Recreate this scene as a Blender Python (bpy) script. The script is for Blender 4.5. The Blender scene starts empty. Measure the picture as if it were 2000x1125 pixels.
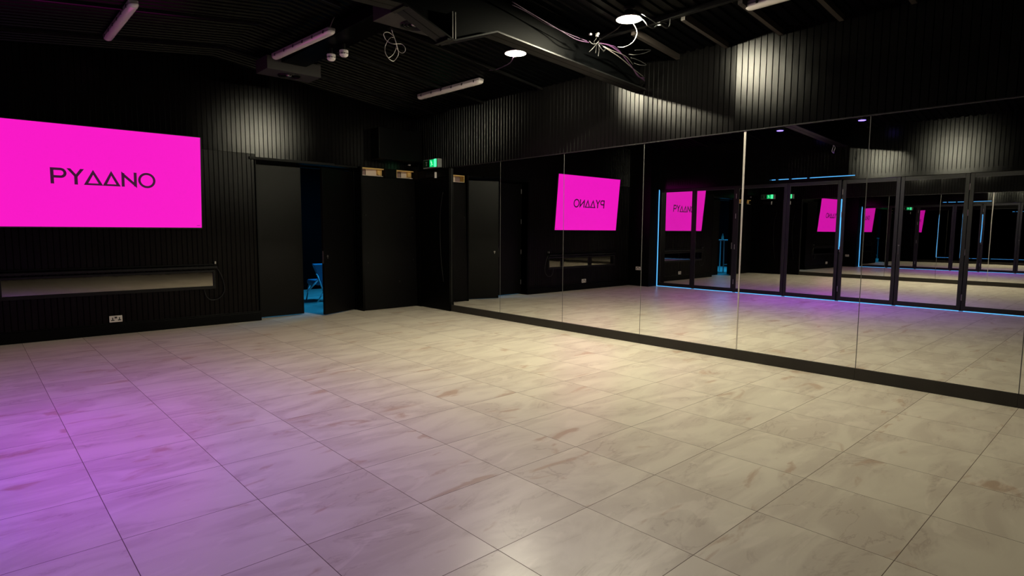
import bpy, math, random
from mathutils import Matrix, Vector
random.seed(7)
C = bpy.context.scene.collection
SC = bpy.context.scene

# ------------------------------------------------------------------ camera
cam_d = bpy.data.cameras.new('camera'); cam = bpy.data.objects.new('camera', cam_d); C.objects.link(cam)
r = Vector((0.736112, -0.676841, 0.005047)); u = Vector((0.061427, 0.074228, 0.995348)); f = Vector((0.674067, 0.732377, -0.096216))
m = Matrix(((r.x, u.x, -f.x, 0), (r.y, u.y, -f.y, 0), (r.z, u.z, -f.z, 1.395), (0, 0, 0, 1)))
cam.matrix_world = m
cam_d.sensor_fit = 'HORIZONTAL'; cam_d.sensor_width = 36; cam_d.lens = 1160.14/2000*36; cam_d.clip_start = 0.02
SC.camera = cam
# ------------------------------------------------------------------ world (blue evening light outside, seen only through the door gaps)
w = bpy.data.worlds.new('world'); SC.world = w; w.use_nodes = True
bg = w.node_tree.nodes['Background']; bg.inputs[0].default_value = (0.10, 0.46, 1.0, 1); bg.inputs[1].default_value = 1.5
SC.view_settings.view_transform = 'Standard'; SC.view_settings.look = 'None'
SC.view_settings.exposure = 0.0; SC.view_settings.gamma = 1.0; SC.view_settings.use_curve_mapping = False

LAMP = (1.0, 0.93, 0.68); LAMP_L = 3450.0

def spot(name, loc, energy, color, size_deg, blend, radius, rot=(0, 0, 0)):
    d = bpy.data.lights.new(name, 'SPOT'); d.energy = energy; d.color = color
    d.spot_size = math.radians(size_deg); d.spot_blend = blend; d.shadow_soft_size = radius
    o = bpy.data.objects.new(name, d); C.objects.link(o); o.location = loc; o.rotation_euler = rot
    return o
spot('led_light_violet', (0.23, 3.80, 3.395), 290, (0.26, 0.008, 1.0), 108, 1.0, 0.05)
spot('led_light_magenta', (0.16, 5.30, 3.395), 290, (0.44, 0.015, 1.0), 108, 1.0, 0.05)
def area(name, loc, energy, color, sx, sy, rot=(0, 0, 0)):
    d = bpy.data.lights.new(name, 'AREA'); d.energy = energy; d.color = color; d.shape = 'RECTANGLE'; d.size = sx; d.size_y = sy
    o = bpy.data.objects.new(name, d); C.objects.link(o); o.location = loc; o.rotation_euler = rot
    return o
area('next_room_ceiling_light', (6.7, 10.3, 2.85), 140, (0.02, 0.42, 1.0), 1.2, 1.2)

# ------------------------------------------------------------------ room dimensions
W = 6.152          # mirror wall
D = 9.29           # screen wall
L = -0.70          # folding door wall
B = -2.2           # wall behind
EAVE = 3.41; SL = 0.12; RX = (W + L) / 2
def roof(x): return EAVE + SL * min(W - x, x - L)

# ------------------------------------------------------------------ helpers
class MB:
    def __init__(s): s.v = []; s.f = []; s.mi = []; s.sm = []; s.cur = 0
    def add(s, vs, fs, smooth=False):
        b = len(s.v); s.v += [tuple(p) for p in vs]
        for q in fs: s.f.append(tuple(i + b for i in q)); s.mi.append(s.cur); s.sm.append(smooth)
    def box(s, x0, x1, y0, y1, z0, z1, M=None):
        vs = [Vector((x, y, z)) for z in (z0, z1) for y in (y0, y1) for x in (x0, x1)]
        if M: vs = [M @ p for p in vs]
        s.add(vs, [(0, 2, 3, 1), (4, 5, 7, 6), (0, 1, 5, 4), (1, 3, 7, 5), (3, 2, 6, 7), (2, 0, 4, 6)])
    def prism(s, pts, d, ax=1, a0=0.0, a1=None):
        """pts polygon in the other two axes, extruded along axis ax from a0 to a1"""
        if a1 is None: a1 = a0 + d
        n = len(pts)
        def mk(p, a):
            q = list(p); q.insert(ax, a); return q
        vs = [mk(p, a0) for p in pts] + [mk(p, a1) for p in pts]
        s.add(vs, [tuple(range(n))[::-1], tuple(range(n, 2*n))] + [(i, (i+1) % n, (i+1) % n + n, i + n) for i in range(n)])
    def lathe(s, prof, c=(0, 0, 0), n=24, M=None, smooth=True):
        vs = []
        for rr, z in prof:
            for k in range(n):
                a = 2*math.pi*k/n; p = Vector((rr*math.cos(a), rr*math.sin(a), z))
                if M: p = M @ p
                vs.append(p + Vector(c))
        fs = []
        for j in range(len(prof)-1):
            for k in range(n):
                a, b2 = j*n+k, j*n+(k+1) % n
                fs.append((a, b2, b2+n, a+n))
        s.add(vs, fs, smooth)
        s.add([vs[i] for i in range(n)], [tuple(range(n))[::-1]])
        s.add([vs[-n+i] for i in range(n)], [tuple(range(n))])
    def tube(s, pts, rad, n=8, sub=6, closed=False):
        P = [Vector(p) for p in pts]; path = []
        if len(P) > 2:
            for i in range(len(P)-1):
                p0 = P[max(i-1, 0)]; p1 = P[i]; p2 = P[i+1]; p3 = P[min(i+2, len(P)-1)]
                for k in range(sub):
                    t = k/sub
                    path.append(0.5*((2*p1)+(-p0+p2)*t+(2*p0-5*p1+4*p2-p3)*t*t+(-p0+3*p1-3*p2+p3)*t**3))
            path.append(P[-1])
        else: path = P
        vs = []; up = Vector((0.13, 0.27, 0.95)).normalized()
        for i, p in enumerate(path):
            t = (path[min(i+1, len(path)-1)] - path[max(i-1, 0)]).normalized()
            a = t.cross(up)
            if a.length < 1e-3: a = t.cross(Vector((1, 0, 0)))
            a.normalize(); b2 = t.cross(a)
            for k in range(n):
                an = 2*math.pi*k/n; vs.append(p + rad*(math.cos(an)*a + math.sin(an)*b2))
        m_ = len(path)
        fs = [(j*n+k, j*n+(k+1) % n, (j+1)*n+(k+1) % n, (j+1)*n+k) for j in range(m_-1) for k in range(n)]
        fs += [tuple(range(n))[::-1], tuple(range((m_-1)*n, m_*n))]
        s.add(vs, fs, True)
    def build(s, name, mats, parent=None):
        me = bpy.data.meshes.new(name); me.from_pydata(s.v, [], s.f)
        if not isinstance(mats, (list, tuple)): mats = [mats]
        for q in mats: me.materials.append(q)
        for p_, i, sm in zip(me.polygons, s.mi, s.sm): p_.material_index = i; p_.use_smooth = sm
        me.update()
        import bmesh
        bm = bmesh.new(); bm.from_mesh(me); bmesh.ops.recalc_face_normals(bm, faces=bm.faces); bm.to_mesh(me); bm.free()
        o = bpy.data.objects.new(name, me); C.objects.link(o)
        if parent: o.parent = parent
        return o
def bevel(o, w=0.004, seg=2):
    mo = o.modifiers.new('bevel', 'BEVEL'); mo.width = w; mo.segments = seg; mo.limit_method = 'ANGLE'; mo.angle_limit = math.radians(40); return o
def tag(o, label=None, cat=None, group=None, kind=None):
    if label: o['label'] = label
    if cat: o['category'] = cat
    if group: o['group'] = group
    if kind: o['kind'] = kind
    return o
def empty(name, loc=(0, 0, 0), rz=0.0):
    o = bpy.data.objects.new(name, None); C.objects.link(o); o.location = loc; o.rotation_euler = (0, 0, rz); o.empty_display_size = 0.1; return o
def copy_tree(o, parent=None):
    c = o.copy(); C.objects.link(c); c.parent = parent
    for ch in [q for q in bpy.data.objects if q.parent == o]: copy_tree(ch, c)
    return c

# ------------------------------------------------------------------ materials
def mat(name, col, rough=0.5, metal=0.0, spec=0.5, emit=None, es=0.0, noise=None, bump=None, coat=0.0):
    mt = bpy.data.materials.new(name); mt.use_nodes = True; nt = mt.node_tree; p = nt.nodes['Principled BSDF']
    p.inputs['Base Color'].default_value = (*col, 1); p.inputs['Roughness'].default_value = rough
    p.inputs['Metallic'].default_value = metal; p.inputs['Specular IOR Level'].default_value = spec
    p.inputs['Coat Weight'].default_value = coat
    if emit: p.inputs['Emission Color'].default_value = (*emit, 1); p.inputs['Emission Strength'].default_value = es
    tc = nt.nodes.new('ShaderNodeTexCoord')
    if noise:
        sc, amt, stretch = noise
        mp = nt.nodes.new('ShaderNodeMapping'); mp.inputs['Scale'].default_value = stretch
        n = nt.nodes.new('ShaderNodeTexNoise'); n.inputs['Scale'].default_value = sc; n.inputs['Detail'].default_value = 6
        mx = nt.nodes.new('ShaderNodeMix'); mx.data_type = 'RGBA'
        mx.inputs[6].default_value = (*[c*(1-amt) for c in col], 1); mx.inputs[7].default_value = (*[min(1, c*(1+amt)) for c in col], 1)
        nt.links.new(tc.outputs['Object'], mp.inputs[0]); nt.links.new(mp.outputs[0], n.inputs['Vector'])
        nt.links.new(n.outputs[0], mx.inputs[0]); nt.links.new(mx.outputs[2], p.inputs['Base Color'])
    if bump:
        sc, st, stretch = bump
        mp = nt.nodes.new('ShaderNodeMapping'); mp.inputs['Scale'].default_value = stretch
        n = nt.nodes.new('ShaderNodeTexNoise'); n.inputs['Scale'].default_value = sc; n.inputs['Detail'].default_value = 3
        b = nt.nodes.new('ShaderNodeBump'); b.inputs['Strength'].default_value = st; b.inputs['Distance'].default_value = 0.01
        nt.links.new(tc.outputs['Object'], mp.inputs[0]); nt.links.new(mp.outputs[0], n.inputs['Vector'])
        nt.links.new(n.outputs[0], b.inputs['Height']); nt.links.new(b.outputs[0], p.inputs['Normal'])
    return mt
def satin(name, col, rough, gloss, noise=(3, 0.25, (1, 1, 1)), bump=None):
    """dark paint: diffuse body under a Beckmann gloss weighted by Fresnel"""
    mt = mat(name, col, noise=noise, bump=bump); nt = mt.node_tree; p = nt.nodes['Principled BSDF']
    df = nt.nodes.new('ShaderNodeBsdfDiffuse'); gl = nt.nodes.new('ShaderNodeBsdfGlossy'); gl.distribution = 'BECKMANN'
    gl.inputs['Color'].default_value = (1, 1, 1, 1); gl.inputs['Roughness'].default_value = rough
    fr = nt.nodes.new('ShaderNodeFresnel'); fr.inputs[0].default_value = 1.45
    ml = nt.nodes.new('ShaderNodeMath'); ml.operation = 'MULTIPLY'; ml.inputs[1].default_value = gloss; nt.links.new(fr.outputs[0], ml.inputs[0])
    mx = nt.nodes.new('ShaderNodeMixShader'); nt.links.new(ml.outputs[0], mx.inputs[0]); nt.links.new(df.outputs[0], mx.inputs[1]); nt.links.new(gl.outputs[0], mx.inputs[2])
    for l in list(nt.links):
        if l.to_node == p and l.to_socket.name == 'Base Color': nt.links.new(l.from_socket, df.inputs['Color'])
    for l in list(nt.links):
        if l.to_node == p and l.to_socket.name == 'Normal': nt.links.new(l.from_socket, gl.inputs['Normal'])
    nt.links.new(mx.outputs[0], nt.nodes['Material Output'].inputs['Surface']); nt.nodes.remove(p)
    return mt
M_SLAT = satin('black satin paint on grooved boards', (0.0022, 0.0021, 0.0021), 0.32, 0.55, bump=(14, 0.10, (1, 1, 0.25)))
M_BLACK = satin('flat black paint', (0.0018, 0.0018, 0.0018), 0.45, 0.25)
M_WEB = satin('matt black steel web', (0.0016, 0.0018, 0.0020), 0.5, 0.08)
M_DOOR = satin('black door paint', (0.003, 0.0027, 0.0027), 0.42, 0.4, bump=(30, 0.05, (1, 1, 0.3)))
M_LEAN = satin('black board face', (0.003, 0.0027, 0.0028), 0.5, 0.25, noise=(2, 0.2, (8, 8, 0.5)))
M_KICK = satin('black kick board', (0.028, 0.025, 0.021), 0.42, 0.5, noise=(6, 0.3, (1, 1, 1)), bump=(20, 0.06, (1, 1, 1)))
M_DECK = satin('black painted steel deck', (0.0014, 0.0016, 0.0019), 0.36, 0.22, noise=(4, 0.3, (1, 1, 1)))
M_STEEL = satin('dark grey painted steel', (0.007, 0.007, 0.0072), 0.42, 0.5, noise=(6, 0.3, (1, 1, 1)))
M_BOX = mat('dark grey sheet metal', (0.036, 0.034, 0.032), 0.5, spec=0.4, noise=(4, 0.2, (1, 1, 1)))
M_JOIST = mat('dark stained timber', (0.030, 0.024, 0.021), 0.6, spec=0.3, noise=(8, 0.35, (0.3, 4, 4)))
M_MIRROR = mat('mirror glass', (0.90, 0.91, 0.90), 0.0, metal=1.0, bump=(1.1, 0.012, (1, 1, 0.6)))
M_DMIRROR = mat('door mirror glass', (0.80, 0.80, 0.79), 0.0, metal=1.0, bump=(1.3, 0.020, (1, 1, 0.6)))
M_EDGE = mat('polished glass edge', (0.09, 0.09, 0.088), 0.35, spec=0.4)
M_STRIP = mat('brushed joint strip', (0.55, 0.52, 0.48), 0.35, metal=0.6)
M_FRAME = mat('black aluminium door frame', (0.007, 0.0065, 0.007), 0.38, spec=0.35)
M_WINGLASS = mat('dark window glass', (0.30, 0.28, 0.26), 0.03, metal=1.0, bump=(3, 0.03, (1, 1, 1)))
M_WHITE = mat('white plastic', (0.72, 0.68, 0.66), 0.35, spec=0.5)
M_TUBEBODY = mat('grey fixture body', (0.30, 0.27, 0.27), 0.45)
M_TUBEDIFF = mat('ribbed white diffuser', (0.62, 0.59, 0.57), 0.13, spec=0.8)
M_CLIP = mat('black clip', (0.02, 0.02, 0.02), 0.4)
M_BLACKPL = mat('black plastic', (0.014, 0.014, 0.014), 0.35)
M_TVSCREEN = mat('lit magenta display', (0.003, 0.003, 0.003), 0.35, spec=0.15, emit=(0.95, 0.009, 0.57), es=1.0)
M_TVLOGO = mat('dark plum lettering on screen', (0.01, 0.005, 0.01), 0.4, emit=(0.035, 0.003, 0.025), es=1.0)
M_SOCKET = mat('white socket plate', (0.66, 0.60, 0.56), 0.35)
M_HOLE = mat('dark holes', (0.01, 0.008, 0.008), 0.6)
M_BULB = mat('glowing lamp glass', (1, 1, 1), 0.3, emit=LAMP, es=LAMP_L)
M_LED = mat('glowing violet led lens', (0.2, 0.2, 0.3), 0.3, emit=(0.22, 0.14, 1.0), es=3.6)
M_REFL = mat('pale reflector', (0.55, 0.53, 0.48), 0.35, metal=0.3)
M_GREEN = mat('lit green sign panel', (0.0, 0.3, 0.1), 0.3, emit=(0.0, 0.62, 0.16), es=1.0)
M_GREENHOT = mat('bright green sign edge', (0.0, 0.3, 0.1), 0.3, emit=(0.10, 1.0, 0.42), es=1.3)
M_GREENDK = mat('unlit dark green sign panel', (0.004, 0.035, 0.012), 0.3)
M_PICTO = mat('lit white pictogram', (0.6, 0.7, 0.6), 0.4, emit=(0.35, 1.0, 0.55), es=1.0)
M_PICTODK = mat('grey white arrow', (0.42, 0.44, 0.42), 0.4)
M_SIGNBOX = mat('grey sign housing', (0.26, 0.27, 0.27), 0.45)
M_WOOD = mat('raw pine', (0.80, 0.54, 0.19), 0.55, noise=(10, 0.25, (1, 0.5, 6)))
M_BOARD = mat('pinkish plasterboard', (0.82, 0.70, 0.62), 0.7, noise=(5, 0.12, (1, 1, 1)))
M_BOARDDK = mat('mauve board', (0.34, 0.24, 0.24), 0.7, noise=(5, 0.12, (1, 1, 1)))
M_CHROME = mat('brushed steel', (0.55, 0.54, 0.52), 0.3, metal=1.0)
M_CABW = mat('pale grey cable', (0.10, 0.09, 0.085), 0.5)
M_CABP = mat('purple cable', (0.050, 0.018, 0.055), 0.5)
M_CABG = mat('dark grey cable', (0.011, 0.011, 0.011), 0.5)
M_CABK = mat('black cable', (0.006, 0.006, 0.006), 0.5)
M_BLUEF = mat('blue upholstery', (0.06, 0.22, 0.36), 0.6, noise=(30, 0.2, (1, 1, 1)))
M_CHLEG = mat('white chair frame', (0.75, 0.75, 0.78), 0.35)
M_TABLE = mat('pale laminate', (0.6, 0.6, 0.6), 0.3)
M_BOTTLE = mat('pale green bottle', (0.5, 0.7, 0.6), 0.15)
M_NEXTWALL = satin('next room dark wall', (0.0012, 0.0016, 0.002), 0.5, 0.03)

M_SLATL = satin('glossier black paint on grooved boards', (0.0025, 0.0023, 0.0022), 0.21, 0.8, bump=(14, 0.03, (1, 1, 0.25)))
M_SLATB = satin('black paint on the screen wall boards', (0.0026, 0.0021, 0.0021), 0.25, 0.6, bump=(14, 0.08, (1, 1, 0.25)))
M_SLATM = satin('matt black paint on the lower screen wall boards', (0.0030, 0.0022, 0.0023), 0.36, 0.35, bump=(14, 0.08, (1, 1, 0.25)))
M_COIL = mat('pale coiled cable', (0.42, 0.39, 0.36), 0.45)

def floor_material():
    mt = bpy.data.materials.new('veined cream floor tiles'); mt.use_nodes = True; nt = mt.node_tree; N = nt.nodes; K = nt.links.new
    p = N['Principled BSDF']; geo = N.new('ShaderNodeNewGeometry')
    def vm(op, a, b=None, sc=None):
        n = N.new('ShaderNodeVectorMath'); n.operation = op
        for i, q in enumerate((a, b)):
            if q is None: continue
            if isinstance(q, tuple): n.inputs[i].default_value = q
            else: K(q, n.inputs[i])
        if sc is not None: n.inputs['Scale'].default_value = sc
        return n.outputs[0]
    def ma(op, a, b=None, c=None, clamp=False):
        n = N.new('ShaderNodeMath'); n.operation = op; n.use_clamp = clamp
        for i, q in enumerate((a, b, c)):
            if q is None: continue
            if isinstance(q, (int, float)): n.inputs[i].default_value = q
            else: K(q, n.inputs[i])
        return n.outputs[0]
    def ramp(v, lo, hi):
        n = N.new('ShaderNodeMapRange'); n.clamp = True; n.interpolation_type = 'SMOOTHSTEP'
        K(v, n.inputs[0]); n.inputs[1].default_value = lo; n.inputs[2].default_value = hi; return n.outputs[0]
    def mix(fac, a, b):
        n = N.new('ShaderNodeMix'); n.data_type = 'RGBA'
        if isinstance(fac, (int, float)): n.inputs[0].default_value = fac
        else: K(fac, n.inputs[0])
        for i, q in ((6, a), (7, b)):
            if isinstance(q, tuple): n.inputs[i].default_value = (*q, 1)
            else: K(q, n.inputs[i])
        return n.outputs[2]
    P = vm('ADD', geo.outputs['Position'], (-0.4414, -1.2671, 0)); T = vm('SCALE', P, None, 1/0.6)
    fl = vm('FLOOR', T); fr = vm('FRACTION', T)
    wn = N.new('ShaderNodeTexWhiteNoise'); wn.noise_dimensions = '3D'; K(vm('ADD', fl, (0.5, 0.5, 0)), wn.inputs['Vector'])
    off = vm('SCALE', wn.outputs['Color'], None, 23.0)
    base = vm('ADD', P, off)
    def noise(scale, vec, detail=5, dist=0.0, rough=0.55):
        n = N.new('ShaderNodeTexNoise'); n.inputs['Scale'].default_value = scale; n.inputs['Detail'].default_value = detail
        n.inputs['Distortion'].default_value = dist; n.inputs['Roughness'].default_value = rough; K(vec, n.inputs['Vector']); return n.outputs[0]
    mp = N.new('ShaderNodeMapping'); mp.inputs['Scale'].default_value = (0.8, 2.2, 1); mp.inputs['Rotation'].default_value = (0, 0, -0.40); K(base, mp.inputs[0])
    st = mp.outputs[0]
    n1 = noise(1.5, st, 6, 1.1); n2 = noise(2.4, vm('ADD', st, (7, 3, 1)), 5, 0.8); n3 = noise(1.2, vm('ADD', st, (17, 13, 5)), 7, 1.6, 0.6)
    col = mix(ramp(n1, 0.38, 0.62), (0.67, 0.605, 0.505), (0.56, 0.49, 0.41))
    col = mix(ma('MULTIPLY', ramp(n2, 0.60, 0.70), 0.75), col, (0.43, 0.29, 0.20))
    vein = ma('SUBTRACT', 1.0, ramp(ma('ABSOLUTE', ma('SUBTRACT', n3, 0.5)), 0.0, 0.022))
    col = mix(ma('MULTIPLY', vein, ma('MULTIPLY', ramp(n1, 0.45, 0.65), 0.5)), col, (0.34, 0.26, 0.21))
    lite = ramp(noise(2.0, vm('ADD', st, (3, 31, 2)), 6, 1.8), 0.58, 0.66)
    col = mix(ma('MULTIPLY', lite, 0.35), col, (0.78, 0.70, 0.60))
    # grout
    sx = N.new('ShaderNodeSeparateXYZ'); K(fr, sx.inputs[0])
    def edge(c): return ma('MINIMUM', c, ma('SUBTRACT', 1.0, c))
    g = ma('LESS_THAN', ma('MINIMUM', edge(sx.outputs[0]), edge(sx.outputs[1])), 0.0030)
    col = mix(g, col, (0.13, 0.085, 0.065))
    K(col, p.inputs['Base Color'])
    rg = N.new('ShaderNodeMapRange'); K(n1, rg.inputs[0]); rg.inputs[3].default_value = 0.27; rg.inputs[4].default_value = 0.38
    K(ma('MAXIMUM', rg.outputs[0], ma('MULTIPLY', g, 0.7)), p.inputs['Roughness'])
    p.inputs['Specular IOR Level'].default_value = 0.42
    b = N.new('ShaderNodeBump'); b.inputs['Strength'].default_value = 0.4; b.inputs['Distance'].default_value = 0.002; b.invert = True
    K(g, b.inputs['Height']); K(b.outputs[0], p.inputs['Normal'])
    return mt
M_FLOOR = floor_material()

def struct(o, label=None):
    o['kind'] = 'structure'
    if label: o['label'] = label
    return o
def groove_wall(mb, a0, a1, z0, ztop, face, sign, axis, depth=0.06, pitch=0.065, gw=0.011, gd=0.008, off=None):
    """wall whose visible face sits at `face` on the other axis, facing `sign`; vertical v-grooves, extruded z0..ztop(a)"""
    pts = []; a = a0
    n = int(round((a1 - a0)/pitch)); pitch = (a1-a0)/n
    for k in range(n):
        s0 = a0 + k*pitch
        pts += [(s0, 0), (s0 + pitch - gw, -(off(s0)*(pitch-gw) if off else 0)), (s0 + pitch - gw/2, -gd)]
    pts.append((a1, 0))
    vs = []; fs = []
    o_ = lambda q: 0.0
    for (q, d) in pts:
        c = face + sign*(d + o_(q))
        zt = ztop(q)
        for z in (z0, zt): vs.append((q, c, z) if axis == 'x' else (c, q, z))
    for i in range(len(pts)-1): fs.append((2*i, 2*i+2, 2*i+3, 2*i+1))
    nb = len(vs); bc = face - sign*depth
    for q in (pts[0][0], pts[-1][0]):
        for z in (z0, ztop(q)): vs.append((q, bc, z) if axis == 'x' else (bc, q, z))
    e = 2*(len(pts)-1)
    fs.append((nb, nb+2, nb+3, nb+1)); fs.append((0, 1, nb+1, nb)); fs.append((e, nb+2, nb+3, e+1))
    fs.append(tuple([nb] + [2*i for i in range(len(pts))] + [nb+2]))
    fs.append(tuple([nb+1] + [2*i+1 for i in range(len(pts))] + [nb+3]))
    mb.add(vs, fs)

# ================================================================== SETTING
mb = MB(); mb.box(L-0.02, W+0.06, B-0.06, 9.62, -0.06, 0.0); mb.box(3.3, 8.9, 9.62, 13.5, -0.06, 0.0)
struct(mb.build('floor', M_FLOOR), 'cream veined floor tiles in a square grid')

# screen wall
mb = MB(); groove_wall(mb, L-0.05, 3.30, 0.0, lambda q: 2.52, D, -1, 'x', depth=0.30)
struct(mb.build('wall_back', M_SLATM), 'black grooved lower wall that carries the big screen and window strip')
mb = MB(); groove_wall(mb, L-0.05, 3.30, 2.522, lambda q: roof(max(q, L)), D, -1, 'x', depth=0.30)
groove_wall(mb, 3.30, W, 2.462, lambda q: roof(q), D, -1, 'x', depth=0.30)
struct(mb.build('wall_back', M_SLATB), 'black grooved upper wall above the big screen and the doorway')
# mirror wall: grooved above the mirrors, plain behind them
def seam_r(y):      # boards are fixed in sheets that do not sit quite flush
    if 3.14 < y < 4.33: return 0.085
    if 4.70 < y < 5.90: return 0.03
    return 0.0
def seam_l(y):
    if 4.27 < y < 5.40: return 0.085
    return 0.0
mb = MB(); groove_wall(mb, B, D, 2.462, lambda q: EAVE+0.02, W, -1, 'y', depth=0.06, off=seam_r)
mb.box(W+0.008, W+0.06, B, D+0.30, 0.0, 2.462)
struct(mb.build('wall_right', M_SLAT), 'black grooved wall above the mirrors')
# folding door wall: grooved above the doors; slot of daylight above the header between y 4.2 and 5.5
mb = MB(); groove_wall(mb, B, D, 2.525, lambda q: EAVE+0.02, L, 1, 'y', depth=0.10, off=seam_l)
mb.box(L-0.10, L, 5.85, D, 2.44, 2.525); mb.box(L-0.10, L, B, 4.16, 2.44, 2.525)
mb.box(L-0.10, L, 4.16, 5.85, 2.44, 2.508)
for yy in (5.70, 5.42, 5.05): mb.box(L-0.06, L, yy-0.02, yy+0.02, 2.508, 2.525)
mb.box(L-0.10, L-0.001, B, 0.18, 0.0, 2.44)
struct(mb.build('wall_left', M_SLATL), 'black grooved wall above the mirrored folding doors')
mb = MB(); mb.box(L-0.02, -0.36, 8.67, D, 0.0, 3.45)
struct(mb.build('wall_corner', M_BLACK), 'black boxed corner beside the screen wall')
mb = MB(); mb.box(L-0.1, W+0.06, B-0.06, B, 0.0, 3.95)
struct(mb.build('wall_front', M_BLACK), 'plain black wall behind the viewer')
# skirting
mb = MB(); mb.box(-0.36, 3.30, D-0.022, D, 0.0, 0.13); mb.box(-0.36, 3.30, D-0.012, D, 0.13, 0.15)
struct(bevel(mb.build('baseboard_back', M_BLACK), 0.003), 'black skirting under the screen')

# ceiling: two ribbed deck slopes
def deck(x0, x1):
    mb = MB(); pitch = 0.115; n = int((9.6-B)/pitch); pts = []
    for k in range(n+1):
        y = B - 0.1 + k*pitch
        pts += [(y, 0.0), (y+0.055, 0.0), (y+0.065, 0.018), (y+0.105, 0.018)]
    vs = []; fs = []
    for (y, d) in pts:
        for x in (x0, x1): vs.append((x, y, roof(x) + (SL*(-0.12) if x in (W+0.12, L-0.12) else 0) + d))
    for i in range(len(pts)-1): fs.append((2*i, 2*i+2, 2*i+3, 2*i+1))
    nb = len(vs)
    for y in (pts[0][0], pts[-1][0]):
        for x in (x0, x1): vs.append((x, y, roof(x) + 0.09))
    fs.append((nb, nb+2, nb+3, nb+1))
    for e, q in ((0, nb), (2*(len(pts)-1), nb+2)): fs.append((e, e+1, q+1, q))
    fs.append(tuple([nb]+[2*i for i in range(len(pts))]+[nb+2])); fs.append(tuple([nb+1]+[2*i+1 for i in range(len(pts))]+[nb+3]))
    mb.add(vs, fs); return mb
struct(deck(RX, W+0.10).build('ceiling', M_DECK), 'black ribbed steel ceiling deck sloping to the mirror wall')
struct(deck(L-0.10, RX).build('ceiling', M_DECK), 'black ribbed steel ceiling deck sloping to the folding doors')

# door recess in the screen wall
mb = MB(); mb.box(3.27, 3.30, D+0.0, 9.60, 0.0, 2.462); mb.box(3.30, 4.98, 9.50, 9.60, 2.40, 2.462)
mb.box(3.30, 4.98, D, 9.50, 2.435, 2.462)
struct(mb.build('trim_1', M_BLACK), 'black lining of the recessed double doorway')
mb = MB(); mb.box(3.20, 4.55, D-0.03, D, 2.44, 2.475)
struct(mb.build('trim_2', M_BLACK), 'black track strip over the double doorway')
mb = MB()
mb.box(4.99, 5.02, 9.20, 9.60, 0.0, 2.462); mb.box(6.10, W+0.03, 9.16, 9.60, 0.0, 2.462)
mb.box(5.02, 6.10, 9.30, 9.36, 0.0, 2.32); mb.box(5.49, 5.71, 9.24, 9.60, 2.30, 2.462)
mb.box(5.02, 6.10, 9.56, 9.60, 2.30, 2.462)
struct(mb.build('wall_closet', M_BLACK), 'black boxed-out closet front right of the doorway')
mb = MB(); mb.box(4.98, 4.99, 9.44, 9.60, 0.0, 2.40)
struct(mb.build('trim_3', M_BLACK), 'black hinge jamb of the open door')

# closed door leaf
def hinge_mesh(x, y, z):
    h = MB(); h.box(x-0.004, x+0.012, y-0.004, y+0.004, z-0.05, z+0.05); h.lathe([(0.006, -0.05), (0.006, 0.05)], (x, y-0.006, z), 8); return h
d1 = empty('door_1', (3.70, 9.50, 0)); struct(d1, 'closed flat black door leaf left of the doorway gap')
mb = MB(); mb.box(-0.395, 0.365, -0.022, 0.022, 0.016, 2.40); bevel(mb.build('door_leaf', M_DOOR, d1), 0.003)
for z in (0.27, 0.93, 1.59, 2.24):
    h = MB(); h.lathe([(0.007, -0.05), (0.007, 0.05)], (-0.385, -0.028, z), 8); h.build('hinge', M_CHROME, d1)
# open door leaf
ang = math.atan2(9.15-9.50, 4.26-4.98)
d2 = empty('door_2', (4.98, 9.50, 0), ang); struct(d2, 'open flat black door leaf swung into the room')
mb = MB(); mb.box(0.0, 0.80, -0.022, 0.022, 0.012, 2.385); bevel(mb.build('door_leaf', M_DOOR, d2), 0.003)
for z in (0.27, 0.93, 1.59, 2.24):
    h = MB(); h.box(-0.004, 0.010, 0.020, 0.030, z-0.055, z+0.055); h.lathe([(0.006, -0.055), (0.006, 0.055)], (0.0, 0.030, z), 8); h.build('hinge', M_CHROME, d2)
h = MB(); h.box(0.8005, 0.803, -0.012, 0.012, 0.85, 1.05); h.build('latch_plate', M_CHROME, d2)
h = MB(); h.lathe([(0.017, 0.0), (0.017, 0.006)], (0, 0, 0), 16, Matrix.Translation((0.715, 0.022, 0.965)) @ Matrix.Rotation(-math.pi/2, 4, 'X'))
h.box(0.711, 0.719, 0.022, 0.030, 0.925, 0.962); h.build('lock_cylinder', M_CHROME, d2)

# leaning board with fixings
lb = empty('wall_panel', (5.56, 9.215, 0)); tag(lb, 'tall black board leaning against the closet front beside the open door', 'panel')
mb = MB(); Mx = Matrix.Rotation(math.radians(-1.4), 4, 'X')
mb.box(-0.535, 0.535, -0.020, 0.0, 0.012, 2.30, Mx); bevel(mb.build('board', M_LEAN, lb), 0.003)
for (x, z) in ((-0.48, 1.65), (0.46, 1.62), (-0.46, 0.83), (0.46, 0.86), (0.16, 0.48)):
    h = MB(); h.lathe([(0.014, 0.0), (0.014, 0.003), (0.008, 0.010), (0.0005, 0.011)], (0, 0, 0), 14, Mx @ Matrix.Translation((x, -0.020, z)) @ Matrix.Rotation(math.pi/2, 4, 'X'))
    h.build('bolt', M_STEEL, lb)

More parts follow.
